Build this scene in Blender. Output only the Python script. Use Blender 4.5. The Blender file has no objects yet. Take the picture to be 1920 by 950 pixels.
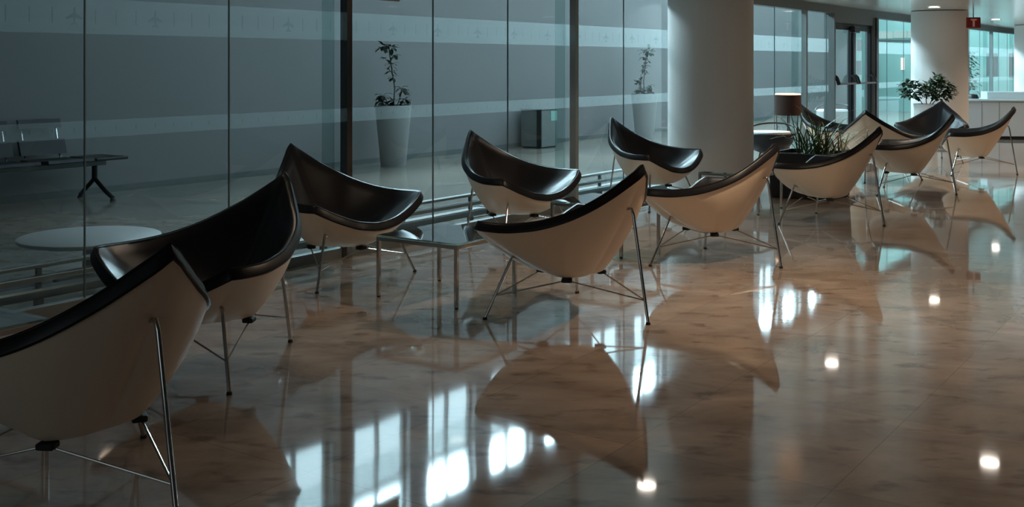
import bpy, math, random
from mathutils import Vector, Matrix

random.seed(7)
SC = bpy.context.scene
COL = SC.collection
PI = math.pi
R = math.radians

# ------------------------------------------------------------------ camera, light, exposure
H_CAM = 1.38
cam = bpy.data.objects.new('camera', bpy.data.cameras.new('camera'))
COL.objects.link(cam)
cam.location = (0, 0, H_CAM)
cam.rotation_euler = (PI/2, 0, 0)
cam.data.sensor_fit = 'HORIZONTAL'
cam.data.sensor_width = 36
cam.data.lens = 36*2080/1920
cam.data.shift_y = -(475-119)/1920
cam.data.clip_start = 0.05
SC.camera = cam

SC.view_settings.view_transform = 'Standard'
SC.view_settings.look = 'None'
SC.view_settings.exposure = 0.0
SC.view_settings.gamma = 1.0
SC.view_settings.use_curve_mapping = False

world = bpy.data.worlds.new('world')
SC.world = world
world.use_nodes = True
wb = world.node_tree.nodes['Background']
wb.inputs[0].default_value = (0.55, 0.85, 0.95, 1)
wb.inputs[1].default_value = 0.6

# plan axes: U runs along the glass wall (away from the camera, to the right), P points from the glass into the lounge
TH = math.atan2(1430, 2080)
U = Vector((math.sin(TH), math.cos(TH), 0))
P = Vector((math.cos(TH), -math.sin(TH), 0))
A0 = U.x*-1.527 + U.y*7.475            # station of s = 0 on the glass
BG = P.x*-1.527 + P.y*7.475            # glass plane
BB = -10.3                             # far wall of the hall
AE = 32.6                              # end wall
ZC = 2.255                              # lounge ceiling
ANG_U = math.atan2(U.y, U.x)

def W(a, b, z=0.0):
    return U*a + P*b + Vector((0, 0, z))

def area(name, loc, size, size_y, power, color, target):
    l = bpy.data.lights.new(name, 'AREA')
    l.shape = 'RECTANGLE'; l.size = size; l.size_y = size_y
    l.energy = power; l.color = color
    o = bpy.data.objects.new(name, l); COL.objects.link(o)
    o.location = loc
    d = (Vector(target)-Vector(loc)).normalized()
    o.rotation_euler = d.to_track_quat('-Z', 'Y').to_euler()
    return o

SKY = (0.72, 0.90, 1.0)
# daylight outside the high windows of the hall
WIN_A0, WIN_A1, WIN_Z0, WIN_Z1 = 9.6, 32.0, 3.6, 6.3
for zc, zh, pw in ((4.3, 1.6, 460), (5.75, 1.3, 7400)):      # upper strip, out of view, boosted to light the columns and ceiling
    dl = area('daylight', W((WIN_A0+WIN_A1)/2, BB-0.7, zc), WIN_A1-WIN_A0+1, zh, pw, SKY, W(20, BB+5, zc))
    dl.rotation_euler = Matrix((-U, Vector((0,0,1)), -P)).transposed().to_euler()
# faint cool fill lamp added behind the camera; no opening there
area('back_fill', W(-4.6, -1.0, 1.3), 5.0, 1.8, 18, (0.74, 0.92, 1.0), W(5, -2.0, .6))
# fill lamps added under the hall ceiling to lift its ambient light
area('hall_fill', W(21, -7.9, 6.2), 3.0, 3.0, 260, SKY, W(21, -7.9, 0))
area('hall_fill', W(28, -7.9, 6.2), 3.0, 3.0, 160, SKY, W(28, -7.9, 0))
WARM = (1.0, 0.76, 0.53)

# ------------------------------------------------------------------ materials
def new_mat(name):
    m = bpy.data.materials.new(name); m.use_nodes = True
    return m, m.node_tree, m.node_tree.nodes['Principled BSDF']

def pmat(name, color, rough=0.5, metal=0.0, spec=0.5, noise=0.06, scale=30, coat=0.0, bump=0.0):
    m, nt, b = new_mat(name)
    n = nt.nodes.new('ShaderNodeTexNoise'); n.inputs['Scale'].default_value = scale
    n.inputs['Detail'].default_value = 4
    tc = nt.nodes.new('ShaderNodeTexCoord'); nt.links.new(tc.outputs['Object'], n.inputs['Vector'])
    mx = nt.nodes.new('ShaderNodeMixRGB')
    c = color
    mx.inputs[1].default_value = (c[0]*(1-noise), c[1]*(1-noise), c[2]*(1-noise), 1)
    mx.inputs[2].default_value = (min(1, c[0]*(1+noise)), min(1, c[1]*(1+noise)), min(1, c[2]*(1+noise)), 1)
    nt.links.new(n.outputs['Fac'], mx.inputs[0])
    nt.links.new(mx.outputs[0], b.inputs['Base Color'])
    b.inputs['Roughness'].default_value = rough
    b.inputs['Metallic'].default_value = metal
    b.inputs['Specular IOR Level'].default_value = spec
    b.inputs['Coat Weight'].default_value = coat
    if bump:
        bp = nt.nodes.new('ShaderNodeBump'); bp.inputs['Strength'].default_value = bump
        bp.inputs['Distance'].default_value = 0.002
        nt.links.new(n.outputs['Fac'], bp.inputs['Height']); nt.links.new(bp.outputs[0], b.inputs['Normal'])
    return m

def glass_mat(name, tint, refl=1.0):
    m = bpy.data.materials.new(name); m.use_nodes = True
    nt = m.node_tree; nt.nodes.clear()
    out = nt.nodes.new('ShaderNodeOutputMaterial')
    tr = nt.nodes.new('ShaderNodeBsdfTransparent'); tr.inputs[0].default_value = (*tint, 1)
    gl = nt.nodes.new('ShaderNodeBsdfGlossy'); gl.inputs['Roughness'].default_value = 0.0
    gl.inputs[0].default_value = (1, 1, 1, 1)
    fr = nt.nodes.new('ShaderNodeFresnel'); fr.inputs[0].default_value = 1.5
    mu = nt.nodes.new('ShaderNodeMath'); mu.operation = 'MULTIPLY'; mu.inputs[1].default_value = refl
    nt.links.new(fr.outputs[0], mu.inputs[0])
    ge = nt.nodes.new('ShaderNodeNewGeometry')
    inv = nt.nodes.new('ShaderNodeMath'); inv.operation = 'SUBTRACT'; inv.inputs[0].default_value = 1.0
    nt.links.new(ge.outputs['Backfacing'], inv.inputs[1])
    m2 = nt.nodes.new('ShaderNodeMath'); m2.operation = 'MULTIPLY'; m2.use_clamp = True
    nt.links.new(mu.outputs[0], m2.inputs[0]); nt.links.new(inv.outputs[0], m2.inputs[1])
    mx = nt.nodes.new('ShaderNodeMixShader')
    nt.links.new(m2.outputs[0], mx.inputs[0]); nt.links.new(tr.outputs[0], mx.inputs[1]); nt.links.new(gl.outputs[0], mx.inputs[2])
    nt.links.new(mx.outputs[0], out.inputs[0])
    return m

def film_mat(name, color, alpha):
    m = bpy.data.materials.new(name); m.use_nodes = True
    nt = m.node_tree; nt.nodes.clear()
    out = nt.nodes.new('ShaderNodeOutputMaterial')
    tr = nt.nodes.new('ShaderNodeBsdfTransparent'); tr.inputs[0].default_value = (0.97, 1, 1, 1)
    tl = nt.nodes.new('ShaderNodeBsdfTranslucent'); tl.inputs[0].default_value = (*color, 1)
    df = nt.nodes.new('ShaderNodeBsdfDiffuse'); df.inputs[0].default_value = (*color, 1)
    a = nt.nodes.new('ShaderNodeMixShader'); a.inputs[0].default_value = 0.2
    nt.links.new(tl.outputs[0], a.inputs[1]); nt.links.new(df.outputs[0], a.inputs[2])
    mx = nt.nodes.new('ShaderNodeMixShader'); mx.inputs[0].default_value = alpha
    nt.links.new(tr.outputs[0], mx.inputs[1]); nt.links.new(a.outputs[0], mx.inputs[2])
    nt.links.new(mx.outputs[0], out.inputs[0])
    return m

def emit_mat(name, color, strength):
    m = bpy.data.materials.new(name); m.use_nodes = True
    nt = m.node_tree; nt.nodes.clear()
    out = nt.nodes.new('ShaderNodeOutputMaterial'); e = nt.nodes.new('ShaderNodeEmission')
    e.inputs[0].default_value = (*color, 1); e.inputs[1].default_value = strength
    nt.links.new(e.outputs[0], out.inputs[0])
    return m

def marble(name, c1, c2, c3, tile_a, tile_b, off_a, off_b, rough, joint):
    m, nt, b = new_mat(name)
    N, L = nt.nodes.new, nt.links.new
    tc = N('ShaderNodeTexCoord')
    mp = N('ShaderNodeMapping'); mp.vector_type = 'POINT'
    mp.inputs['Rotation'].default_value = (0, 0, -ANG_U)
    L(tc.outputs['Object'], mp.inputs['Vector'])
    # large clouds, stretched a little along one direction
    st = N('ShaderNodeMapping'); st.inputs['Scale'].default_value = (0.75, 1.35, 1); st.inputs['Rotation'].default_value = (0, 0, R(25))
    L(tc.outputs['Object'], st.inputs['Vector'])
    n1 = N('ShaderNodeTexNoise'); n1.inputs['Scale'].default_value = 2.6; n1.inputs['Detail'].default_value = 9
    n1.inputs['Roughness'].default_value = 0.62; n1.inputs['Distortion'].default_value = 0.5
    L(st.outputs[0], n1.inputs['Vector'])
    r1 = N('ShaderNodeValToRGB')
    e = r1.color_ramp.elements
    e[0].position = 0.30; e[0].color = (*c1, 1); e[1].position = 0.72; e[1].color = (*c3, 1)
    k = e.new(0.5); k.color = (*c2, 1)
    L(n1.outputs['Fac'], r1.inputs[0])
    # small dark flecks
    n2 = N('ShaderNodeTexNoise'); n2.inputs['Scale'].default_value = 7; n2.inputs['Detail'].default_value = 6
    L(st.outputs[0], n2.inputs['Vector'])
    r2 = N('ShaderNodeValToRGB'); r2.color_ramp.elements[0].position = 0.30; r2.color_ramp.elements[1].position = 0.44
    r2.color_ramp.elements[0].color = (0.45, 0.42, 0.4, 1)
    L(n2.outputs['Fac'], r2.inputs[0])
    m1 = N('ShaderNodeMixRGB'); m1.blend_type = 'MULTIPLY'; m1.inputs[0].default_value = 0.8
    L(r1.outputs[0], m1.inputs[1]); L(r2.outputs[0], m1.inputs[2])
    # slabs
    of = N('ShaderNodeVectorMath'); of.operation = 'ADD'; of.inputs[1].default_value = (-off_a, off_b, 0)
    L(mp.outputs[0], of.inputs[0])
    br = N('ShaderNodeTexBrick'); br.offset = 0.0; br.squash = 1.0
    br.inputs['Scale'].default_value = 1.0; br.inputs['Brick Width'].default_value = tile_a; br.inputs['Row Height'].default_value = tile_b
    br.inputs['Mortar Size'].default_value = 0.0016; br.inputs['Mortar Smooth'].default_value = 0.1; br.inputs['Bias'].default_value = 0
    br.inputs['Color1'].default_value = (0.86, 0.88, 0.90, 1); br.inputs['Color2'].default_value = (1.12, 1.06, 1.02, 1)
    br.inputs['Mortar'].default_value = (joint, joint, joint, 1)
    L(of.outputs[0], br.inputs['Vector'])
    m2 = N('ShaderNodeMixRGB'); m2.blend_type = 'MULTIPLY'; m2.inputs[0].default_value = 1
    L(m1.outputs[0], m2.inputs[1]); L(br.outputs['Color'], m2.inputs[2])
    L(m2.outputs[0], b.inputs['Base Color'])
    b.inputs['Roughness'].default_value = rough
    b.inputs['IOR'].default_value = 1.62
    # very slight waviness of the polish
    n3 = N('ShaderNodeTexNoise'); n3.inputs['Scale'].default_value = 1.7; n3.inputs['Detail'].default_value = 1
    L(tc.outputs['Object'], n3.inputs['Vector'])
    bp = N('ShaderNodeBump'); bp.inputs['Strength'].default_value = 0.10; bp.inputs['Distance'].default_value = 0.01
    L(n3.outputs['Fac'], bp.inputs['Height']); L(bp.outputs[0], b.inputs['Normal'])
    return m

def ceiling_mat():
    m, nt, b = new_mat('ceiling_panels')
    N, L = nt.nodes.new, nt.links.new
    tc = N('ShaderNodeTexCoord'); mp = N('ShaderNodeMapping'); mp.inputs['Rotation'].default_value = (0, 0, -ANG_U)
    L(tc.outputs['Object'], mp.inputs['Vector'])
    br = N('ShaderNodeTexBrick'); br.offset = 0.0
    br.inputs['Scale'].default_value = 1; br.inputs['Brick Width'].default_value = 2.4; br.inputs['Row Height'].default_value = 1.2
    br.inputs['Mortar Size'].default_value = 0.006
    br.inputs['Color1'].default_value = (0.76, 0.76, 0.74, 1); br.inputs['Color2'].default_value = (0.80, 0.80, 0.78, 1)
    br.inputs['Mortar'].default_value = (0.34, 0.34, 0.33, 1)
    L(mp.outputs[0], br.inputs['Vector']); L(br.outputs['Color'], b.inputs['Base Color'])
    b.inputs['Roughness'].default_value = 0.2
    b.inputs['Specular IOR Level'].default_value = 0.8
    b.inputs['Metallic'].default_value = 0.45
    return m

M = {}
M['floor'] = marble('polished_marble', (0.18, 0.142, 0.118), (0.285, 0.228, 0.190), (0.37, 0.305, 0.262), 0.85, 0.755, 4.4, -1.18, 0.045, 0.55)
M['hall_floor'] = marble('hall_marble', (0.24, 0.225, 0.19), (0.30, 0.285, 0.245), (0.36, 0.34, 0.30), 1.2, 1.2, 0.2, 0.3, 0.16, 0.75)
M['ceiling'] = ceiling_mat()
M['hall_wall'] = pmat('hall_plaster', (0.255, 0.257, 0.262), 0.8, noise=0.03, scale=3)
M['end_wall'] = pmat('end_wall_green_paint', (0.34, 0.60, 0.55), 0.6, noise=0.05, scale=2)
M['white_wall'] = pmat('white_plaster', (0.55, 0.54, 0.52), 0.8, noise=0.03, scale=5)
M['dark_block'] = pmat('dark_grey_block', (0.07, 0.08, 0.09), 0.7)
M['column'] = pmat('column_plaster', (0.76, 0.74, 0.72), 0.65, noise=0.03, scale=40, bump=0.1)
M['glass'] = glass_mat('window_glass', (0.87, 0.95, 0.96), 0.8)
M['table_glass'] = glass_mat('table_glass', (0.80, 0.93, 0.92), 2.0)
M['fin_glass'] = glass_mat('fin_glass', (0.80, 0.88, 0.87), 1.0)
M['film'] = film_mat('frosted_film', (0.92, 0.98, 0.98), 0.125)
M['film_low'] = film_mat('frosted_film_low', (0.92, 0.98, 0.98), 0.10)
M['marks'] = film_mat('film_marks', (0.16, 0.22, 0.24), 0.09)
M['seal'] = pmat('dark_gasket', (0.10, 0.15, 0.155), 0.5)
M['steel'] = pmat('brushed_steel', (0.42, 0.43, 0.43), 0.28, 1.0, scale=60)
M['chrome'] = pmat('chrome', (0.55, 0.54, 0.53), 0.13, 1.0, noise=0.02)
M['dark_chrome'] = pmat('dark_chrome', (0.30, 0.28, 0.27), 0.16, 1.0, noise=0.02)
M['bin_steel'] = pmat('satin_steel', (0.24, 0.26, 0.26), 0.4, 0.4)
M['grey_light'] = pmat('pale_grey_metal', (0.24, 0.27, 0.27), 0.45, 0.0)
M['grey_metal'] = pmat('grey_painted_metal', (0.16, 0.18, 0.18), 0.45, 0.2)
M['black_metal'] = pmat('black_metal', (0.016, 0.017, 0.02), 0.4, 0.1)
M['brown_metal'] = pmat('bronze_metal', (0.045, 0.03, 0.024), 0.35, 0.6)
M['leather'] = pmat('black_leather', (0.010, 0.010, 0.012), 0.34, 0, 0.24, noise=0.2, scale=180, bump=0.08)
M['shell'] = pmat('white_shell', (0.80, 0.645, 0.49), 0.42, noise=0.02, scale=8)
M['rubber'] = pmat('black_rubber', (0.012, 0.012, 0.012), 0.7)
M['white_plastic'] = pmat('white_plastic', (0.72, 0.74, 0.74), 0.4, noise=0.02)
M['pot'] = pmat('pale_grey_pot', (0.36, 0.37, 0.37), 0.5, noise=0.03)
M['white_lacquer'] = pmat('white_lacquer', (0.48, 0.50, 0.52), 0.3, noise=0.02)
M['pale_top'] = pmat('pale_counter_top', (0.62, 0.74, 0.78), 0.25, noise=0.02)
M['black_plastic'] = pmat('black_plastic', (0.014, 0.015, 0.018), 0.45)
M['soil'] = pmat('dark_soil', (0.03, 0.02, 0.014), 0.95, noise=0.4, scale=60)
M['leaf'] = pmat('green_leaf', (0.016, 0.050, 0.018), 0.6, noise=0.5, scale=14)
M['leaf_dark'] = pmat('dark_green_leaf', (0.012, 0.034, 0.018), 0.6, noise=0.5, scale=14)
M['grass'] = pmat('grass_blade', (0.06, 0.12, 0.03), 0.45, noise=0.6, scale=5)
M['straw'] = pmat('straw_blade', (0.20, 0.19, 0.055), 0.5, noise=0.5, scale=5)
M['stem'] = pmat('brown_stem', (0.05, 0.04, 0.025), 0.7)
M['beige'] = pmat('beige_sign', (0.42, 0.38, 0.27), 0.5)
M['red'] = pmat('red_sign', (0.22, 0.010, 0.008), 0.45)
M['push_bar'] = pmat('dull_red_bar', (0.13, 0.05, 0.06), 0.4)
M['sign_mark'] = pmat('pale_sign_mark', (0.85, 0.42, 0.38), 0.5)
M['shade'] = pmat('brown_lamp_shade', (0.042, 0.014, 0.008), 0.7, noise=0.15)
M['bulb'] = emit_mat('lamp_glow', (1.0, 0.55, 0.28), 7.0)
M['lens'] = emit_mat('downlight_lens', (1.0, 0.90, 0.78), 28.0)
M['hall_lens'] = emit_mat('hall_lamp_lens', (0.95, 1.0, 1.0), 12.0)
M['strip'] = emit_mat('wall_light_glow', (1.0, 0.86, 0.82), 1.6)
M['end_window'] = emit_mat('sky_beyond_end_window', (0.72, 1.0, 0.97), 0.8)
M['maroon'] = pmat('maroon_leather', (0.05, 0.02, 0.018), 0.5)

# ------------------------------------------------------------------ mesh helpers
class MB:
    def __init__(s):
        s.v = []; s.f = []
    def add(s, vs, fs):
        o = len(s.v); s.v += [Vector(q) for q in vs]; s.f += [tuple(i+o for i in q) for q in fs]
    def box(s, x0, x1, y0, y1, z0, z1, X=Vector((1,0,0)), Y=Vector((0,1,0)), bev=0.0):
        def pt(x, y, z): return X*x + Y*y + Vector((0,0,z))
        if bev <= 0:
            vs = [pt(x, y, z) for z in (z0, z1) for y in (y0, y1) for x in (x0, x1)]
            s.add(vs, [(0,2,3,1),(4,5,7,6),(0,1,5,4),(2,6,7,3),(0,4,6,2),(1,3,7,5)])
        else:
            b = bev
            rings = []
            for z, i in ((z0, b), (z0+b, 0), (z1-b, 0), (z1, b)):
                rings.append([pt(x0+i, y0+b, z), pt(x0+b, y0+i, z), pt(x1-b, y0+i, z), pt(x1-i, y0+b, z),
                              pt(x1-i, y1-b, z), pt(x1-b, y1-i, z), pt(x0+b, y1-i, z), pt(x0+i, y1-b, z)])
            s.loft(rings, caps=True)
        return s
    def loft(s, rings, caps=False, closed=True):
        n = len(rings[0]); vs = [q for r in rings for q in r]; fs = []
        m = n if closed else n-1
        for j in range(len(rings)-1):
            for i in range(m):
                k = (i+1) % n
                fs.append((j*n+i, j*n+k, (j+1)*n+k, (j+1)*n+i))
        if caps:
            fs.append(tuple(range(n-1, -1, -1))); o = (len(rings)-1)*n
            fs.append(tuple(range(o, o+n)))
        s.add(vs, fs)
        return s
    def tube(s, pts, r, n=10, closed=False, r2=None):
        pts = [Vector(p) for p in pts]
        rings = []; N = len(pts)
        prev = None
        for i, p in enumerate(pts):
            if closed: t = (pts[(i+1) % N]-pts[i-1])
            elif i == 0: t = pts[1]-pts[0]
            elif i == N-1: t = pts[-1]-pts[-2]
            else: t = (pts[i+1]-pts[i]).normalized()+(pts[i]-pts[i-1]).normalized()
            t.normalize()
            if prev is None:
                ref = Vector((0,0,1)) if abs(t.z) < 0.9 else Vector((1,0,0))
                x = t.cross(ref).normalized()
            else:
                x = (prev - t*prev.dot(t)).normalized()
            prev = x
            y = t.cross(x)
            rr = r if r2 is None else r+(r2-r)*i/(N-1)
            rings.append([p+(x*math.cos(2*PI*k/n)+y*math.sin(2*PI*k/n))*rr for k in range(n)])
        if closed: rings.append(rings[0])
        s.loft(rings, caps=not closed)
        return s
    def lathe(s, prof, n=32, c=(0,0,0), caps=True):
        c = Vector(c)
        rings = [[c+Vector((r*math.cos(2*PI*k/n), r*math.sin(2*PI*k/n), z)) for k in range(n)] for r, z in prof]
        s.loft(rings, caps=caps)
        return s
    def build(s, name, mat, parent=None, smooth=False, loc=None, rz=0.0):
        me = bpy.data.meshes.new(name)
        me.from_pydata([tuple(v) for v in s.v], [], s.f); me.update()
        me.materials.append(mat)
        if smooth:
            for p in me.polygons: p.use_smooth = True
            try:
                me.set_sharp_from_angle(angle=R(smooth if smooth is not True else 40))
            except Exception:
                pass
        o = bpy.data.objects.new(name, me); COL.objects.link(o)
        if parent: o.parent = parent
        if loc is not None: o.location = loc
        o.rotation_euler = (0, 0, rz)
        return o

def fixnormals(o):
    import bmesh
    bm = bmesh.new(); bm.from_mesh(o.data)
    bmesh.ops.recalc_face_normals(bm, faces=bm.faces[:]); bm.to_mesh(o.data); bm.free()
    return o

def tag(o, label=None, cat=None, group=None, kind=None):
    if label: o['label'] = label
    if cat: o['category'] = cat
    if group: o['group'] = group
    if kind: o['kind'] = kind
    return o

def thing(name, label, cat, loc, rz=0.0, group=None):
    o = bpy.data.objects.new(name, None); COL.objects.link(o)
    o.location = loc; o.rotation_euler = (0, 0, rz); o.empty_display_size = 0.1
    return tag(o, label, cat, group)

def copy_tree(o, parent=None):
    c = o.copy(); COL.objects.link(c); c.parent = parent
    for ch in list(o.children): copy_tree(ch, c)
    return c

def struct(name, mb, mat, label=None, parent=None, smooth=False):
    o = mb.build(name, mat, parent, smooth)
    if parent is None:
        o['kind'] = 'structure'
        if label: o['label'] = label
    return o

def obox(a0, a1, b0, b1, z0, z1, mb=None, bev=0.0):
    mb = mb or MB()
    # box in the wall's own axes; Y axis is -P so that the frame stays right-handed
    mb.box(a0, a1, -b1, -b0, z0, z1, X=U, Y=-P, bev=bev)
    return mb

# ------------------------------------------------------------------ room shell
AB, BR = -5.0, 9.0      # behind the camera, far right of the lounge
struct('floor', obox(AB, AE, BG-0.03, BR, -0.12, 0), M['floor'])
struct('floor_hall', obox(AB, AE, BB, BG-0.03, -0.12, 0), M['hall_floor'])
struct('ceiling', obox(AB, AE, BG-0.06, BR, ZC, ZC+0.15), M['ceiling'])
struct('wall_right', obox(AB, AE, BR, BR+0.15, 0, ZC), M['white_wall'])
struct('wall_back', obox(AB-0.15, AB, BB, BR, 0, 6.6), M['white_wall'])
struct('ceiling_hall', obox(AB, AE, BB, BG, 6.5, 6.65), M['hall_wall'])
struct('wall_above_glass', obox(AB, AE, BG-0.06, BG+0.06, ZC+0.15, 6.5), M['hall_wall'])
# far wall of the hall with its row of high windows
mb = MB()
obox(AB, AE, BB-0.2, BB, 0, WIN_Z0, mb)
obox(AB, AE, BB-0.2, BB, WIN_Z1, 6.6, mb)
obox(AB, WIN_A0, BB-0.2, BB, WIN_Z0, WIN_Z1, mb)
obox(WIN_A1, AE, BB-0.2, BB, WIN_Z0, WIN_Z1, mb)
pitch, pier = 1.6, 0.42
a = WIN_A0
wins = []
while a < WIN_A1-1:
    obox(a+pitch-pier, a+pitch, BB-0.2, BB, WIN_Z0, WIN_Z1, mb)
    wins.append((a, a+pitch-pier)); a += pitch
struct('wall_far', mb, M['hall_wall'])
for i, (a0, a1) in enumerate(wins):
    f = MB()
    for q in ((a0, a0+.05), (a1-.05, a1), ((a0+a1)/2-.02, (a0+a1)/2+.02)):
        obox(q[0], q[1], BB-.16, BB-.1, WIN_Z0, WIN_Z1, f)
    for z in (WIN_Z0, WIN_Z1-.05, 4.55):
        obox(a0, a1, BB-.155, BB-.105, z, z+.05, f)
    o = struct('window_%d' % (101+i), f, M['grey_metal'])
# end wall, closing hall and lounge
struct('wall_end', obox(AE, AE+.15, BB, BG+0.0, 0, 6.6), M['end_wall'])
struct('wall_end_lounge', obox(AE, AE+.15, BG, BR, 0, 6.6), M['white_wall'])
struct('light_block_left', obox(2.3, 2.45, BB, BG-.09, 0, 6.6), M['dark_block'])  # unseen dark partition added to cut bounce light at the hall's left
struct('baseboard_far', obox(AB, AE, BB, BB+.015, 0, .07), M['grey_metal'])

# ------------------------------------------------------------------ glass wall
Z_G0, Z_G1 = 0.07, 2.13
PW = 1.04
S_POST = [0.55+3.12*k for k in range(-2, 9)]
DOOR_S = (11.12, 13.12)
S_END = 26.9
def stn(s): return A0+s
# base channel and head beam
mb = MB(); obox(AB, stn(DOOR_S[0]), BG-.03, BG+.03, 0, Z_G0, mb); obox(stn(DOOR_S[1]), AE, BG-.03, BG+.03, 0, Z_G0, mb)
struct('trim_1', mb, M['grey_metal'], 'grey steel channel under the glass wall')
struct('trim_2', obox(AB, AE, BG-.06, BG+.06, Z_G1, ZC), M['grey_metal'], 'dark grey head beam above the glass wall')

def plane_icon(a, z, w):
    # a small aeroplane seen from above, nose up
    half = [(0, .50), (.045, .40), (.06, .15), (.48, -.10), (.48, -.20), (.06, -.08), (.045, -.32), (.20, -.43), (.20, -.50), (0, -.45)]
    out = [(x*w, y*w) for x, y in half] + [(-x*w, y*w) for x, y in half[-2:0:-1]]
    return [(a+x, z+y) for x, y in out]

def flat_poly(mb, pts, b0, b1):
    n = len(pts)
    f = [W(x, b1, z) for x, z in pts]; k = [W(x, b0, z) for x, z in pts]
    mb.add(f+k, [tuple(range(n)), tuple(range(2*n-1, n-1, -1))]+[(i, n+i, n+(i+1) % n, (i+1) % n) for i in range(n)])

def pane(i, s0, s1, marks):
    a0, a1 = stn(s0), stn(s1)
    g = struct('window_%d' % i, obox(a0+.004, a1-.004, BG-.006, BG+.006, Z_G0, Z_G1), M['glass'])
    b = BG-.0065
    obox(a0+.004, a1-.004, b-.0012, b, 1.547, 1.747).build('frosted_band', M['film'], g)
    obox(a0+.004, a1-.004, b-.0012, b, .962, 1.058).build('frosted_band', M['film_low'], g)
    if marks:
        mk = MB(); lo = MB()
        k0 = math.ceil((s0-0.02-.03)/.135)
        for k in range(k0, int((s1+.1)/.135)+1):
            s = .02+k*.135
            if s < s0+.03 or s > s1-.03: continue
            if k % 4 == 0:
                flat_poly(mk, plane_icon(stn(s), 1.645, .105), BG+.0066, BG+.0076)
            else:
                obox(stn(s)-.0035, stn(s)+.0035, BG+.0066, BG+.0076, 1.60, 1.69, mk)
            obox(stn(s)-.0035, stn(s)+.0035, BG+.0066, BG+.0076, 1.0, 1.025, lo)
        mk.build('printed_marks', M['marks'], g)
        lo.build('printed_ticks', M['marks'], g)
    obox(a1-.0035, a1+.0035, BG-.005, BG+.005, Z_G0, Z_G1).build('edge_seal', M['seal'], g)

n = 1
s = S_POST[0]
k = 0
edges = []
while s < S_END:
    edges.append(s); s += PW
for i in range(len(edges)-1):
    s0, s1 = edges[i], edges[i+1]
    if s1 > DOOR_S[0]+.05 and s0 < DOOR_S[1]-.05:
        if s0 < DOOR_S[0]-.1: s1 = DOOR_S[0]-.04
        elif s1 > DOOR_S[1]+.1: s0 = DOOR_S[1]+.05
        else: continue
    pane(n, s0, s1, s0 < 9.5); n += 1
for k, s in enumerate(S_POST):
    if s > S_END or DOOR_S[0]-.1 < s < DOOR_S[1]+.1: continue
    mb = obox(stn(s)-.027, stn(s)+.027, BG+.01, BG+.075, 0.0, Z_G1)
    p_ = struct('trim_%d' % (10+k), mb, M['dark_chrome'] if k == 2 else M['grey_light'], 'polished metal post between glass panes')
    obox(stn(s)-.075, stn(s)-.045, BG-.125, BG-.03, 0.0, Z_G1).build('glass_fin', M['fin_glass'], p_)

# double glass door with push bars
fr = MB()
obox(stn(DOOR_S[0])-.05, stn(DOOR_S[0])+.01, BG-.08, BG+.08, 0, Z_G1, fr)
obox(stn(DOOR_S[1])-.01, stn(DOOR_S[1])+.10, BG-.08, BG+.08, 0, Z_G1, fr)
obox(stn(DOOR_S[0])+.01, stn(DOOR_S[1])-.01, BG-.06, BG+.06, 2.0, Z_G1, fr)
struct('trim_40', fr, M['grey_metal'], 'grey metal frame around the double glass door')
struct('trim_41', obox(stn(DOOR_S[1])-.01, stn(DOOR_S[1])+.10, BG+.081, BG+.11, 0, Z_G1), M['brown_metal'], 'dark bronze cover strip right of the glass door')
mid = (DOOR_S[0]+DOOR_S[1])/2
for i, (s0, s1) in enumerate(((DOOR_S[0]+.02, mid-.006), (mid+.006, DOOR_S[1]-.02))):
    g = MB()
    for q in ((s0, s0+.07), (s1-.07, s1)):
        obox(stn(q[0]), stn(q[1]), BG-.025, BG+.025, .01, 1.995, g)
    obox(stn(s0), stn(s1), BG-.024, BG+.024, .01, .12, g); obox(stn(s0), stn(s1), BG-.024, BG+.024, 1.9, 1.995, g)
    d = struct('door_%d' % (i+1), g, M['black_metal'], '%s leaf of the black framed double glass door' % ('left' if i == 0 else 'right'))
    obox(stn(s0)+.07, stn(s1)-.07, BG-.005, BG+.005, .12, 1.9).build('door_pane', M['glass'], d)
    pb = MB()
    pb.tube([W(stn(s0)+.05, BG+.11, 1.07), W(stn(s1)-.05, BG+.11, 1.07)], .016)
    pb.build('push_bar', M['push_bar'], d)
    for q in (s0+.05, s1-.05):
        a_ = MB()
        a_.tube([W(stn(q), BG+.03, 1.20), W(stn(q), BG+.08, 1.16), W(stn(q), BG+.115, 1.06)], .028)
        a_.build('bar_bracket', M['black_metal'], d)
    if i == 0:
        a_ = MB(); obox(stn(s1)-.05, stn(s1)+.05, BG+.026, BG+.06, .05, 1.86, a_); a_.build('meeting_stile', M['black_metal'], d)
        a_ = MB(); obox(stn(s1)-.14, stn(s1)+.14, BG+.026, BG+.10, 1.86, 1.96, a_, .01); a_.build('door_closer', M['black_metal'], d)

# columns
def column(x, y, r, nm):
    mb = MB(); mb.lathe([(r, 0), (r, ZC-.012)], 64, (x, y, 0))
    o = struct(nm, mb, M['column'], 'round white plastered column', smooth=50)
    b = MB(); b.lathe([(r+.012, 0.0), (r+.012, .06), (r+.001, .062)], 64, (x, y, 0), caps=False); b.build('base_ring', M['steel'], o, smooth=50)
COLS = [(2.11, 11.8, .45), (7.13, 18.5, .45), (11.9, 25.2, .45)]
for i, c in enumerate(COLS): column(*c, 'wall_column_%d' % (i+1))

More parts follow.
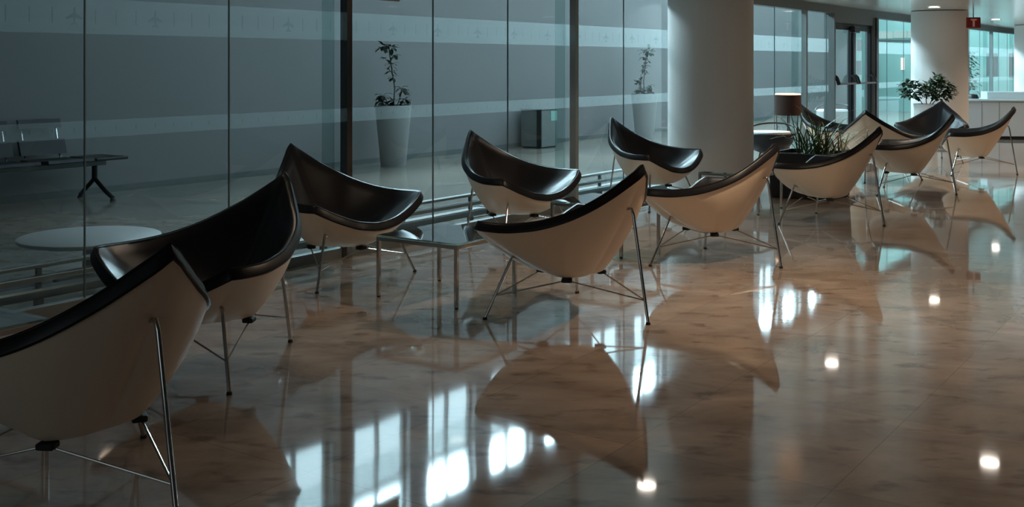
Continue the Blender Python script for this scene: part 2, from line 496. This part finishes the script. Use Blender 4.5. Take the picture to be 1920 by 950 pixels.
# ------------------------------------------------------------------ lounge chair
RF = .505
EDGE = .047
KA = [0, 12, 28, 60, 85, 105, 120]
KF = [120, 135, 155, 180]
RIM_R = ([.494, .446, .416, .406, .441, .506, .566], [.566, .470, .396, .368])
RIM_Z = ([.842, .772, .697, .592, .545, .530, .531], [.531, .457, .403, .384])
def pchip(x, k, v, flat):
    n = len(k); h = [k[i+1]-k[i] for i in range(n-1)]
    d = [(v[i+1]-v[i])/h[i] for i in range(n-1)]
    m = [d[0]]+[0 if d[i-1]*d[i] <= 0 else 2*d[i-1]*d[i]/(d[i-1]+d[i]) for i in range(1, n-1)]+[0 if flat else d[-1]]
    for i in range(n-1):
        if x <= k[i+1] or i == n-2:
            t = (x-k[i])/h[i]
            return ((2*t**3-3*t*t+1)*v[i]+(t**3-2*t*t+t)*h[i]*m[i]+(-2*t**3+3*t*t)*v[i+1]+(t**3-t*t)*h[i]*m[i+1])
def rim(psi):
    a = abs(psi)
    f = a if a <= 60 else (120-a if a <= 120 else a-120)     # distance from the nearest tip
    dr = .010*math.exp(-(f/3.0)**2)                          # blunt the tips a little
    if a <= 120: return pchip(a, KA, RIM_R[0], False)-dr, pchip(a, KA, RIM_Z[0], False)
    return pchip(a, KF, RIM_R[1], True)-dr, pchip(a, KF, RIM_Z[1], True)
def bot(psi):
    a = abs(psi); a = a if a <= 120 else 240-a
    w = abs(1-a/60.0)
    return .210-.060*w**0.9
PSI = []
for c in range(-180, 180, 120):
    pass
q = -180.0
while q < 179.9:
    PSI.append(q)
    near = min(abs(q-t) for t in (-120, 0, 120))
    q += 2.0 if near < 12 else 4.0
ZB = .222
def cyl(r, psi, z): return Vector((r*math.cos(R(psi)), r*math.sin(R(psi)), z))

def wall_profile(psi, r1, z1, rb, zb, n=9, bulge=.021, skip0=False):
    out = []; rs = rim_soft(psi)+r1-rim(psi)[0]
    for i in range(n+1):
        t = i/n
        r = rb+(rs+(r1-rs)*t**3-rb)*t; z = zb+(z1-zb)*t
        L = math.hypot(r1-rb, z1-zb); nx, nz = (z1-zb)/L, -(r1-rb)/L
        k = bulge*math.sin(PI*t)**.8 if 0 < t < 1 else 0
        out.append((r+nx*k, z+nz*k))
    return out

def rim_soft(psi):
    tot = 0
    for d in (-15, -10, -5, 0, 5, 10, 15):
        q = psi+d
        q = q-360 if q > 180 else (q+360 if q < -180 else q)
        tot += rim(q)[0]
    return tot/7

def make_shell():
    mb = MB()
    rings = {}
    prof = []
    for psi in PSI:
        r, z = rim(psi); rb = bot(psi)
        outer = [(.03, ZB-.006), (rb*.55, ZB-.005), (rb*.86, ZB-.002)]+wall_profile(psi, r-.003, z-EDGE-.001, rb, ZB+.008)
        inner = [(q[0]*1.0-.012, q[1]+.010) for q in wall_profile(psi, r-.003, z-EDGE-.001, rb, ZB+.012)[::-1]]
        inner[0] = (r-.013, z-EDGE+.001)
        inner += [(rb*.5, ZB+.02), (.02, ZB+.02)]
        prof.append([cyl(max(.005, a), psi, b) for a, b in outer+inner])
    n = len(prof[0])
    mb.loft([[p[j] for p in prof] for j in range(n)], caps=True)
    return mb

def make_cushion():
    mb = MB(); prof = []
    for psi in PSI:
        r, z = rim(psi); rb = bot(psi)
        edge = [(r-.002, z-EDGE), (r+.007, z-EDGE+.001), (r+.010, z-EDGE+.007), (r+.0095, z-EDGE+.012), (r-.006, z-.006), (r-.010, z+.001), (r-.018, z+.003), (r-.030, z-.001), (r-.030, z-.004)]
        ins = []
        p0, p1, p2 = (r-.040, z-.009), (.215, .292), (.012, .288)
        for q in range(13):
            t = q/12
            ins.append(tuple((1-t)**2*p0[e]+2*t*(1-t)*p1[e]+t*t*p2[e] for e in (0, 1)))
        und = [(max(.012, (rb-.02)*.3), ZB+.026), (max(.02, rb*.6), ZB+.028)]
        und += [(q[0]-.016, q[1]+.013) for q in wall_profile(psi, r-.003, z-EDGE-.001, rb, ZB+.014)[1:-1]]
        prof.append([cyl(max(.004, a), psi, b) for a, b in und+edge+ins])
    n = len(prof[0])
    mb.loft([[p[j] for p in prof] for j in range(n)], caps=True)
    return mb

def make_piping():
    mb = MB()
    mb.tube([cyl(rim(p)[0]-.012, p, rim(p)[1]+.001) for p in PSI], .0042, 6, closed=True)
    return mb

def leg_pts(psi):
    if psi == 0:
        return [cyl(.365, 0, .598), cyl(.402, 0, .604), cyl(.413, 0, .575), cyl(RF, 0, .006)]
    return [cyl(.262, psi, .302), cyl(.315, psi, .322), cyl(.345, psi, .326), cyl(.358, psi, .30), cyl(RF, psi, .006)]

def make_chair():
    t = thing('lounge_chair', 'x', 'chair', (0, 0, 0))
    fixnormals(make_shell().build('shell', M['shell'], t, smooth=50))
    c = fixnormals(make_cushion().build('seat_cushion', M['leather'], t, smooth=60))
    make_piping().build('piping', M['leather'], c, smooth=True)
    for psi in (0, 120, -120):
        l = MB(); pts = leg_pts(psi); l.tube(pts, .0085, 10)
        lo = l.build('leg', M['chrome'], t, smooth=True)
        g = MB(); g.lathe([(.012, 0), (.013, .004), (.010, .014)], 12, cyl(RF, psi, 0)); g.build('foot', M['rubber'], lo, smooth=True)
        top, ft = pts[-2], pts[-1]
        j = ft+(top-ft)*(.12/top.z)
        for d in (60, -60):
            b = MB(); b.tube([j, cyl(.195, psi+d, ZB-.012)], .0042, 8); b.build('brace', M['chrome'], t, smooth=True)
    for psi in (60, 180, -60):
        b = MB(); X = cyl(1, psi, 0); Y = cyl(1, psi+90, 0)
        b.box(.165, .215, -.028, .028, ZB-.022, ZB-.001, X, Y, .004); b.build('brace_mount', M['rubber'], t)
    return t

CH = [  # x, y, azimuth of the back, label
    (-1.406, 3.59, -35.4, 'nearest lounge chair, its white shell back cut by the left edge, black seat rim'),
    (-1.390, 5.085, 54.7, 'black leather lounge chair facing left just behind the nearest chair, wide seat shown'),
    (-1.109, 7.16, 143.0, 'white shelled lounge chair facing out from the glass, leftmost of the window row'),
    (.025, 8.66, 140.4, 'white shelled lounge chair by the glass, behind the second glass table'),
    (.322, 6.176, -38.0, 'white shelled lounge chair with back turned at centre, right of the nearest full glass table'),
    (1.399, 7.769, -34.6, 'white shelled lounge chair with back turned, right behind the centre one'),
    (1.356, 10.77, 140.3, 'white shelled lounge chair by the glass, just left of the near column'),
    (2.749, 9.711, -35.9, 'white shelled lounge chair with back turned, in front of the black grass planter'),
    (4.208, 11.863, -23, 'white shelled lounge chair with back turned, in front of the pair that face each other'),
    (5.80, 13.95, -22, 'rightmost lounge chair with back turned, in front of the white counter'),
    (4.35, 13.18, 234.7, 'pale lounge chair shell seen end on behind the grass planter, pointed tip up'),
    (6.02, 15.82, 57.0, 'lounge chair showing broad black seat towards us, beside the far column'),
    (4.32, 14.95, 143.0, 'far lounge chair by the glass door, only its black seat seen above the grass'),
]
proto = make_chair()
for i, (x, y, az, lab) in enumerate(CH):
    o = proto if i == 0 else copy_tree(proto)
    o.location = (x, y, 0); o.rotation_euler = (0, 0, R(az))
    tag(o, lab, 'chair', 'lounge chairs with white shells and black seats')

# ------------------------------------------------------------------ glass side tables
def make_table():
    t = thing('side_table', 'x', 'table', (0, 0, 0))
    h, w, k = .36, .30, .011
    top = MB(); top.box(-w, w, -w, w, h-.002, h+.008, bev=.002); top.build('glass_top', M['table_glass'], t)
    f = MB()
    for s_ in (-1, 1):
        f.box(-w, w, s_*(w-k)-k, s_*(w-k)+k, h-.026, h-.003, bev=.002)
        f.box(s_*(w-k)-k, s_*(w-k)+k, -w+2*k, w-2*k, h-.026, h-.003, bev=.002)
    f.build('frame', M['chrome'], t)
    for sx in (-1, 1):
        for sy in (-1, 1):
            l = MB(); cx, cy = sx*(w-k), sy*(w-k)
            l.box(cx-k, cx+k, cy-k, cy+k, .008, h-.026, bev=.002); lo = l.build('leg', M['chrome'], t)
            g = MB(); g.lathe([(.011, 0), (.011, .008)], 10, (cx, cy, 0)); g.build('foot', M['rubber'], lo)
    return t
TB = [(-2.26, 4.34, 'glass side table at the left edge, only its top corner shown behind the nearest chair'),
      (-.387, 6.64, 'glass and chrome side table standing left of the centre chair'),
      (.70, 8.27, 'glass and chrome side table half hidden behind the centre chair'),
      (2.17, 10.52, 'glass and chrome side table in front of the near column')]
tp = make_table()
for i, (x, y, lab) in enumerate(TB):
    o = tp if i == 0 else copy_tree(tp)
    o.location = (x, y, 0); o.rotation_euler = (0, 0, ANG_U)
    tag(o, lab, 'table', 'glass and chrome side tables')

# ------------------------------------------------------------------ low convector rails behind the glass
def rail_unit(a0, a1, label):
    b0 = BG-.25
    t = thing('heater_rail', label, 'heater', W((a0+a1)/2, b0, 0), ANG_U, 'low heater rails behind the glass')
    L = (a1-a0)/2
    def add(nm, mat, *q, bev=.004):
        m_ = MB(); m_.box(*q, bev=bev); return m_.build(nm, M[mat], t)
    add('rail', 'steel', -L, L, -.03, .03, .232, .254)
    add('rail', 'steel', -L, L, -.06, .0, .160, .192)
    add('heater_body', 'steel', -L, L, -.055, .055, .062, .120, bev=.012)
    add('end_cap', 'black_plastic', L, L+.05, -.057, .057, .058, .124)
    add('end_cap', 'black_plastic', -L-.05, -L, -.057, .057, .058, .124)
    for k in range(4):
        x = -L+.18+(2*L-.36)*k/3
        m_ = MB(); m_.box(x-.02, x+.02, -.02, .02, .0, .062); m_.box(x-.014, x+.014, -.012, .012, .12, .232)
        m_.build('bracket', M['grey_metal'], t)
for a0, a1, lab in ((-3.62, -.58, 'low steel heater rail behind the glass at the left edge'),
                (-.46, 2.60, 'low steel heater rail behind the glass, left of the second window chair'),
                (2.74, 5.70, 'low steel heater rail behind the glass, near the far planter')):
    rail_unit(stn(a0), stn(a1), lab)

# ------------------------------------------------------------------ plants
def leaf(mb, base, d, up, L, w):
    d = d.normalized(); side = d.cross(up)
    if side.length < 1e-3: side = Vector((1, 0, 0))
    side.normalize(); nrm = side.cross(d)
    pts = []
    for t, k in ((0, .08), (.3, .85), (.6, 1), (.85, .55)):
        c = base+d*L*t-nrm*(-.12*L*math.sin(PI*t))
        pts.append((c-side*w*k/2+nrm*.06*w, c, c+side*w*k/2+nrm*.06*w))
    tip = base+d*L
    vs = [q for p in pts for q in p]+[tip]
    fs = []
    for i in range(3):
        a = i*3
        fs += [(a, a+1, a+4, a+3), (a+1, a+2, a+5, a+4)]
    fs += [(9, 10, 12), (10, 11, 12)]
    mb.add(vs, fs)

def rnd(a, b): return a+(b-a)*random.random()

def tall_plant(x, y, rz, label, seed):
    random.seed(seed)
    t = thing('potted_plant', label, 'plant', (x, y, 0), rz, 'tall plants in white pots behind the glass')
    pot = MB(); pot.lathe([(.165, 0), (.17, .01), (.245, .80), (.25, .82), (.235, .82), (.225, .76)], 40)
    po = pot.build('pot', M['pot'], t, smooth=40)
    so = MB(); so.lathe([(.004, .77), (.224, .765)], 24, caps=False); so.build('soil', M['soil'], po)
    st = MB()
    P_ = [Vector((0, 0, .76)), Vector((.02, .0, 1.05)), Vector((-.03, .01, 1.35)), Vector((-.06, 0, 1.62))]
    st.tube(P_, .008, 6); st.tube([Vector((.03, .02, .76)), Vector((.10, .02, .95)), Vector((.11, 0, 1.05))], .006, 6)
    st.tube([Vector((-.04, 0, .76)), Vector((-.12, .03, .93))], .006, 6)
    fo = MB()
    cl = [(-.10, 0, 1.62, .10), (-.02, .02, 1.60, .09), (-.13, .0, 1.58, .07), (.01, 0, 1.50, .07), (-.09, .02, 1.44, .06), (-.02, 0, 1.36, .07), (-.03, .02, 1.28, .07),
          (.0, 0, 1.20, .06), (.08, 0, 1.06, .08), (.11, .02, 1.02, .08), (-.12, .02, .96, .09), (-.13, 0, .88, .09), (.12, 0, .90, .08), (.0, .04, .88, .10), (-.06, -.04, .84, .10), (.08, -.04, .84, .09), (.16, 0, .84, .07)]
    for cx, cy, cz, s in cl:
        cx *= 1.25; cy *= 2
        st.tube([Vector((cx*.4, cy, cz-.06)), Vector((cx, cy, cz))], .0035, 5)
        for k in range(9):
            d = Vector((rnd(-1, 1), rnd(-1, 1), rnd(-.9, .35)))
            leaf(fo, Vector((cx, cy, cz))+d.normalized()*.02, d, Vector((0, 0, 1)), s*rnd(1.0, 1.5), s*.6)
    st.build('stem', M['stem'], t, smooth=True); fo.build('foliage', M['leaf_dark'], t)
tall_plant(-1.6, 14.95, 0, 'tall thin plant in a white tapered pot behind the glass, left one', 3)
tall_plant(2.46, 20.6, 2.2, 'tall thin plant in a white tapered pot behind the glass, left of the near column', 11)

def ficus(x, y):
    random.seed(5)
    t = thing('potted_ficus', 'bushy green plant in a tall white pot in front of the far column', 'plant', (x, y, 0))
    pot = MB(); pot.lathe([(.15, 0), (.155, .01), (.20, .72), (.205, .74), (.19, .74), (.185, .70)], 36)
    po = pot.build('pot', M['white_plastic'], t, smooth=40)
    so = MB(); so.lathe([(.004, .705), (.184, .70)], 24, caps=False); so.build('soil', M['soil'], po)
    st = MB(); fo = MB()
    for cx, cy, cz, rx, rzz, nl in ((-.24, 0, .97, .17, .15, 230), (.20, .03, .95, .23, .15, 300), (.18, 0, 1.12, .08, .08, 70), (-.02, 0, 1.0, .12, .08, 50), (.32, 0, .97, .1, .09, 50)):
        st.tube([Vector((cx*.15, 0, .69)), Vector((cx*.5, cy, .82)), Vector((cx, cy, cz))], .007, 6)
        for k in range(nl):
            d = Vector((rnd(-1, 1), rnd(-1, 1), rnd(-1, 1)))
            if d.length > 1: d.normalize()
            c = Vector((cx+d.x*rx, cy+d.y*rx, cz+d.z*rzz))
            leaf(fo, c, Vector((d.x+rnd(-.5, .5), d.y+rnd(-.5, .5), rnd(-.6, .4))), Vector((0, 0, 1)), rnd(.06, .10), .05)
    st.build('stem', M['stem'], t, smooth=True); fo.build('foliage', M['leaf'], t)
ficus(6.58, 17.6)

def grass_planter(x, y):
    random.seed(9)
    t = thing('grass_planter', 'square black planter box of arching grass behind the back-turned chairs', 'planter', (x, y, 0), ANG_U)
    w = .33
    b = MB()
    def ring(i, z): return [Vector((-w+i, -w+i, z)), Vector((w-i, -w+i, z)), Vector((w-i, w-i, z)), Vector((-w+i, w-i, z))]
    b.loft([ring(.03, 0), ring(.02, .01), ring(0, .46), ring(.004, .465), ring(.025, .465), ring(.03, .40)], caps=True)
    po = b.build('box', M['black_plastic'], t)
    s_ = MB(); s_.box(-w+.03, w-.03, -w+.03, w-.03, .40, .425); s_.build('soil', M['soil'], po)
    for nm, mat, nbl, cxy, hh in (('grass', 'grass', 88, (.02, 0), .56), ('dry_grass', 'straw', 34, (.12, -.16), .48)):
        g = MB()
        for k in range(nbl):
            an = rnd(0, 2*PI); lean = rnd(.22, .74)*(.62 if math.cos(an+ANG_U) < .2 else 1); h = rnd(.5, 1)*hh
            bx, by = cxy[0]+rnd(-.14, .14), cxy[1]+rnd(-.14, .14)
            d = Vector((math.cos(an), math.sin(an), 0)); sd = Vector((-d.y, d.x, 0))
            pts = []
            droop = rnd(.7, 1.55)
            for i in range(7):
                tt = i/6
                c = Vector((bx, by, .42))+d*lean*tt+Vector((0, 0, h*(tt*1.6-droop*.9*tt*tt)))
                wd = .0058*(1-tt**2)+.0012
                pts.append((c-sd*wd, c+sd*wd))
            vs = [q for p in pts for q in p]
            g.add(vs, [(2*i, 2*i+1, 2*i+3, 2*i+2) for i in range(6)])
        g.build(nm, M[mat], t)
grass_planter(3.10, 11.53)

# ------------------------------------------------------------------ lamp, armchair, counter, signs
def floor_lamp(x, y):
    t = thing('floor_lamp', 'lit floor lamp with a dark brown drum shade behind the grass planter', 'lamp', (x, y, 0))
    s = MB(); s.lathe([(.158, .75), (.158, 1.0), (.154, 1.0), (.154, .75), (.158, .75)], 40, caps=False); s.build('lamp_shade', M['shade'], t, smooth=40)
    d = MB(); d.lathe([(.004, .985), (.1535, .985), (.1535, .999), (.150, 1.012), (.004, 1.016)], 32); d.build('diffuser', M['bulb'], t)
    st = MB(); st.tube([Vector((0, 0, .02)), Vector((0, 0, .984))], .009, 8); st.build('pole', M['black_metal'], t, smooth=True)
    b = MB(); b.lathe([(.12, 0), (.12, .012), (.02, .022)], 28); b.build('base', M['black_metal'], t, smooth=40)
    for k in range(3):
        an = 2*PI*k/3+.4
        r_ = MB(); r_.tube([Vector((math.cos(an)*.11, math.sin(an)*.11, .012)), Vector((math.cos(an)*.152, math.sin(an)*.152, .80))], .005, 6)
        r_.build('rod', M['black_metal'], t, smooth=True)
    l = bpy.data.lights.new('lamp_bulb', 'POINT'); l.energy = 4; l.color = (1, .6, .3); l.shadow_soft_size = .05
    lo = bpy.data.objects.new('lamp_bulb', l); COL.objects.link(lo); lo.parent = t; lo.location = (0, 0.03, .88)
floor_lamp(3.37, 13.55)

def tub_chair(name, x, y, rz, body, label, group=None):
    t = thing(name, label, 'chair', (x, y, 0), rz, group)
    b = MB(); b.lathe([(.10, .33), (.20, .37), (.27, .47), (.285, .56), (.275, .57), (.262, .55)], 36); b.build('seat_body', M[body], t, smooth=40)
    c = MB(); c.lathe([(.262, .52), (.265, .56), (.25, .585), (.01, .595)], 36); c.build('seat_pad', M['white_plastic'], t, smooth=40)
    r_ = MB()
    pts = [Vector((.30*math.cos(R(k)), .30*math.sin(R(k)), .56+.11*math.sin(R(max(0, min(180, k+10)))) ** .7 if 0 <= k+10 <= 180 else .56)) for k in range(-20, 201, 10)]
    r_.tube(pts, .011, 8); r_.build('back_ring', M['black_metal'], t, smooth=True)
    for k in range(4):
        an = R(45+90*k)
        l = MB(); l.tube([Vector((math.cos(an)*.14, math.sin(an)*.14, .36)), Vector((math.cos(an)*.25, math.sin(an)*.25, 0.0))], .009, 8)
        l.build('leg', M['chrome'], t, smooth=True)
tub_chair('tub_chair', 3.02, 13.0, -.3, 'black_plastic', 'black tub chair with pale seat pad and ring back, beside the near column')
tub_chair('cafe_chair', 5.55, 19.2, -.3, 'white_plastic', 'white cafe chair with dark ring back seen through the glass door')

def counter():
    c0 = Vector((8.22, 20.2, 0))
    t = thing('reception_counter', 'long white reception counter at the far right edge', 'counter', c0, R(-8))
    b = MB(); b.box(0, 3.4, 0, .7, .06, .70, bev=.006); b.build('counter_body', M['white_lacquer'], t)
    k = MB(); k.box(.04, 3.36, .04, .66, 0, .06); k.build('plinth', M['black_plastic'], t)
    w = MB(); w.box(-.04, 3.44, -.05, .74, .70, .735, bev=.005); w.build('counter_top', M['pale_top'], t)
    r_ = MB(); r_.box(.46, 2.6, .18, .60, .735, .86, bev=.006); r_.build('raised_shelf', M['pale_top'], t)
    for q in (.32, .62, 1.5, 2.4):
        s_ = MB(); s_.box(q-.004, q+.004, -.004, .0, .07, .69); s_.build('panel_joint', M['grey_metal'], t)
    h = MB(); h.lathe([(.10, 0), (.10, .02), (.075, .07), (.01, .09)], 20)
    tag(h.build('desk_phone', M['black_plastic'], smooth=40, loc=c0+Vector((.26, .2, .736))), 'small dark rounded object on the white counter', 'phone')
counter()

# red sign hanging under the ceiling beside the far column
def exit_sign():
    Z = 17.7; x = (1825-960)/2080*Z; zc = H_CAM+(119-42.5)/2080*Z
    t = thing('exit_sign', 'red hanging sign with a pale upright mark beside the far column', 'sign', (x, Z, zc), R(-12))
    b = MB(); b.box(-.105, .105, -.03, .03, -.085, .085, bev=.008); b.build('sign_box', M['red'], t)
    m_ = MB(); m_.box(-.016, .016, -.0335, -.0305, -.065, .035); m_.box(-.045, .045, -.0335, -.0305, .035, .058); m_.build('sign_mark', M['sign_mark'], t)
    h = MB(); h.tube([Vector((0, 0, .085)), Vector((0, 0, ZC-zc))], .008, 8); h.build('hanger', M['grey_metal'], t)
exit_sign()

# beige sign plate fixed to the glass
s_ = MB(); obox(stn(.60), stn(1.10), BG+.055, BG+.075, 1.845, 2.06, s_, .003)
o = s_.build('sign_plate', M['beige']); tag(o, 'beige sign plate high on the glass beside the dark post', 'sign')
for q in (.68, 1.02):
    k_ = MB(); obox(stn(q)-.01, stn(q)+.01, BG+.0065, BG+.055, 1.92, 1.96, k_); k_.build('fixing', M['steel'], o)

# ------------------------------------------------------------------ things in the hall
def bench(x, y, rz):
    t = thing('beam_seat', 'row of dark airport seats on a beam behind the glass at the left edge', 'bench', (x, y, 0), rz)
    # x axis along the beam (to the right end), -y faces the lounge
    bm_ = MB(); bm_.box(-1.7, .30, -.03, .03, .34, .39, bev=.005); bm_.build('beam', M['grey_metal'], t)
    for k in range(3):
        x1 = .0-.58*k; x0 = x1-.50
        s = MB()
        s.loft([[Vector((q, -.26, .415)), Vector((q, -.25, .445)), Vector((q, .05, .425)), Vector((q, .22, .43)), Vector((q, .22, .40)), Vector((q, .05, .395))] for q in (x0, x1)], caps=True)
        s.build('seat', M['black_plastic'], t)
        b = MB()
        b.loft([[Vector((q, .20, .47)), Vector((q, .235, .47)), Vector((q, .28, .62)), Vector((q, .245, .62))] for q in (x0, x1)], caps=True); b.build('backrest', M['black_plastic'], t)
        h = MB()
        h.loft([[Vector((q, .268, .73)), Vector((q, .30, .73)), Vector((q, .325, .82)), Vector((q, .295, .82))] for q in (x0+.02, x1-.02)], caps=True); h.build('headrest', M['black_plastic'], t)
        for q in (x0+.06, x1-.06):
            st = MB(); st.tube([Vector((q, .20, .40)), Vector((q, .245, .46)), Vector((q, .33, .80))], .011, 8); st.build('back_strut', M['chrome'], t, smooth=True)
    a = MB(); a.box(.02, .40, -.26, .20, .405, .435, bev=.01); a.build('end_table', M['black_plastic'], t)
    for q in (.18, -1.45):
        l = MB()
        l.tube([Vector((q, 0, .35)), Vector((q, 0, .20))], .03, 10)
        l.tube([Vector((q, 0, .21)), Vector((q, -.18, .09)), Vector((q, -.30, .03))], .022, 8); l.tube([Vector((q, 0, .21)), Vector((q, .16, .09)), Vector((q, .24, .03))], .022, 8)
        lo = l.build('leg', M['black_metal'], t, smooth=True)
        for yy in (-.30, .24):
            g = MB(); g.lathe([(.03, 0), (.03, .012), (.012, .03)], 12, (q, yy, 0)); g.build('foot', M['black_plastic'], lo)
bench(-4.36, 11.17, ANG_U)

rt = thing('round_table', 'low round white table behind the glass at left', 'table', (-2.72, 7.15, 0))
m_ = MB(); m_.lathe([(.43, .245), (.44, .25), (.44, .268), (.43, .273), (.01, .273)], 56); m_.build('tabletop', M['pot'], rt, smooth=40)
m_ = MB(); m_.lathe([(.22, 0), (.22, .012), (.05, .03), (.04, .245)], 32); m_.build('pedestal', M['pot'], rt, smooth=40)

def bin_(x, y, rz):
    t = thing('waste_bin', 'square steel waste bin against the hall wall between the two tall pots', 'bin', (x, y, 0), rz)
    b = MB(); b.box(-.24, .24, -.2, .2, .02, .62, bev=.006); b.build('body', M['bin_steel'], t)
    k = MB(); k.box(-.22, .22, -.18, .18, 0, .02); k.build('base', M['black_plastic'], t)
    f = MB(); f.box(.03, .22, -.206, -.2005, .44, .60); f.build('opening_flap', M['end_wall'], t)
    l = MB(); l.box(-.25, .25, -.21, .21, .62, .64, bev=.004); l.build('lid', M['grey_metal'], t)
    s = MB(); s.box(-.262, -.241, -.205, -.12, .0, .62); s.build('side_panel', M['black_plastic'], t)
bin_(.45, 18.29, ANG_U+R(0))

# end wall of the hall: window strip, dark openings, wall light
def end_box(b0, b1, z0, z1, d=.03): return obox(AE-d, AE, b0, b1, z0, z1)
def bx_at(px):     # station across the hall where the sight line of column px meets the end wall
    d = Vector(((px-960)/2080, 1, 0)); k = AE/d.dot(U); q = d*k
    return q.dot(P)
def zy_at(px, y):
    d = Vector(((px-960)/2080, 1, 0)); k = AE/d.dot(U)
    return H_CAM+(119-y)/2080*k
n = 60
for p0, p1, y0, y1, mt in ((1637, 1650, 60, 72, 'end_window'), (1651, 1674, 59, 72, 'end_window'), (1676, 1700, 58, 71, 'end_window'), (1702, 1712, 58, 71, 'end_window'),
                           (1637, 1646, 106, 138, 'grey_metal'), (1607, 1616, 74, 95, 'grey_metal'), (1606, 1615, 114, 140, 'grey_metal'), (1637, 1645, 166, 184, 'grey_metal'),
                           (1850, 1870, 100, 142, 'grey_metal'), (1892, 1900, 100, 145, 'grey_metal')):
    o = struct('window_%d' % n, end_box(bx_at(p0), bx_at(p1), zy_at(p0, y1), zy_at(p0, y0)), M[mt]); n += 1
t = MB(); t = end_box(bx_at(1636), bx_at(1716), zy_at(1660, 77), zy_at(1660, 74), .05)
struct('trim_50', t, M['grey_metal'], 'dark ledge under the end window')
o = end_box(bx_at(1690), bx_at(1696), zy_at(1693, 131), zy_at(1693, 108), .05).build('wall_light', M['strip']); tag(o, 'glowing upright strip light seen through the glass left of the far column', 'light')

# dark foliage beyond the glass near the far column
def shrub(x, y, label, hgt):
    random.seed(int(x*100))
    t = thing('hall_plant', label, 'plant', (x, y, 0), 0, 'plants in the hall beyond the far column')
    pot = MB(); pot.lathe([(.15, 0), (.19, .35), (.175, .35), (.17, .31)], 28); po = pot.build('pot', M['white_plastic'], t, smooth=40)
    so = MB(); so.lathe([(.004, .315), (.17, .31)], 20, caps=False); so.build('soil', M['soil'], po)
    st = MB(); st.tube([Vector((0, 0, .3)), Vector((.03, 0, hgt*.6)), Vector((0, 0, hgt))], .012, 6); st.build('stem', M['stem'], t, smooth=True)
    fo = MB()
    for k in range(220):
        z = rnd(.45, hgt); r_ = .26*(.4+.6*math.sin(PI*(z-.3)/(hgt-.2)))
        an = rnd(0, 2*PI); q = rnd(.2, 1)*r_
        c = Vector((math.cos(an)*q, math.sin(an)*q, z))
        leaf(fo, c, Vector((math.cos(an), math.sin(an), rnd(-.8, .3))), Vector((0, 0, 1)), rnd(.1, .17), .07)
    fo.build('foliage', M['leaf_dark'], t)
shrub(11.6, 28.2, 'dark leafy plant in the hall right of the far column', 1.7)

# ------------------------------------------------------------------ downlights
def downlight(x, y, label, power, cone=100):
    t = thing('downlight', label, 'downlight', (x, y, ZC), 0, 'round recessed ceiling downlights')
    r_ = MB(); r_.lathe([(.105, -.001), (.105, -.008), (.082, -.012), (.080, -.002)], 32, caps=False); r_.build('bezel', M['white_plastic'], t, smooth=40)
    d = MB(); d.lathe([(.002, -.004), (.079, -.004), (.079, -.002), (.002, -.002)], 28); d.build('lens', M['lens'], t)
    l = bpy.data.lights.new('downlight_beam', 'SPOT'); l.energy = power; l.color = WARM; l.spot_size = R(cone); l.spot_blend = .6; l.shadow_soft_size = .07
    lo = bpy.data.objects.new('downlight_beam', l); COL.objects.link(lo); lo.parent = t; lo.location = (0, 0, -.02)
DL = [(1.16, 9.56, 'downlight in the ceiling above the window chair left of the near column', 45),
      (3.88, 13.45, 'downlight in the ceiling right of the near column', 150),
      (6.51, 17.1, 'downlight in the ceiling in front of the far column', 36),
      (9.55, 21.9, 'downlight in the ceiling right of the red sign', 90),
      (4.35, 10.1, 'downlight in the ceiling above the open floor at right', 52)]
for x, y, lab, pw in DL: downlight(x, y, lab, pw)
# fill downlights added outside the frame, roughly continuing the ceiling grid
for x, y, pw in ((1.8, 6.4, 200), (6.95, 13.75, 160), (9.6, 17.6, 160), (4.98, 6.93, 12), (7.5, 10.6, 60), (10.1, 14.3, 200),
                 (9.5, 9.3, 90), (-1.4, 6.1, 16)):
    downlight(x, y, 'unseen downlight added as fill further along the ceiling grid', pw, 150)
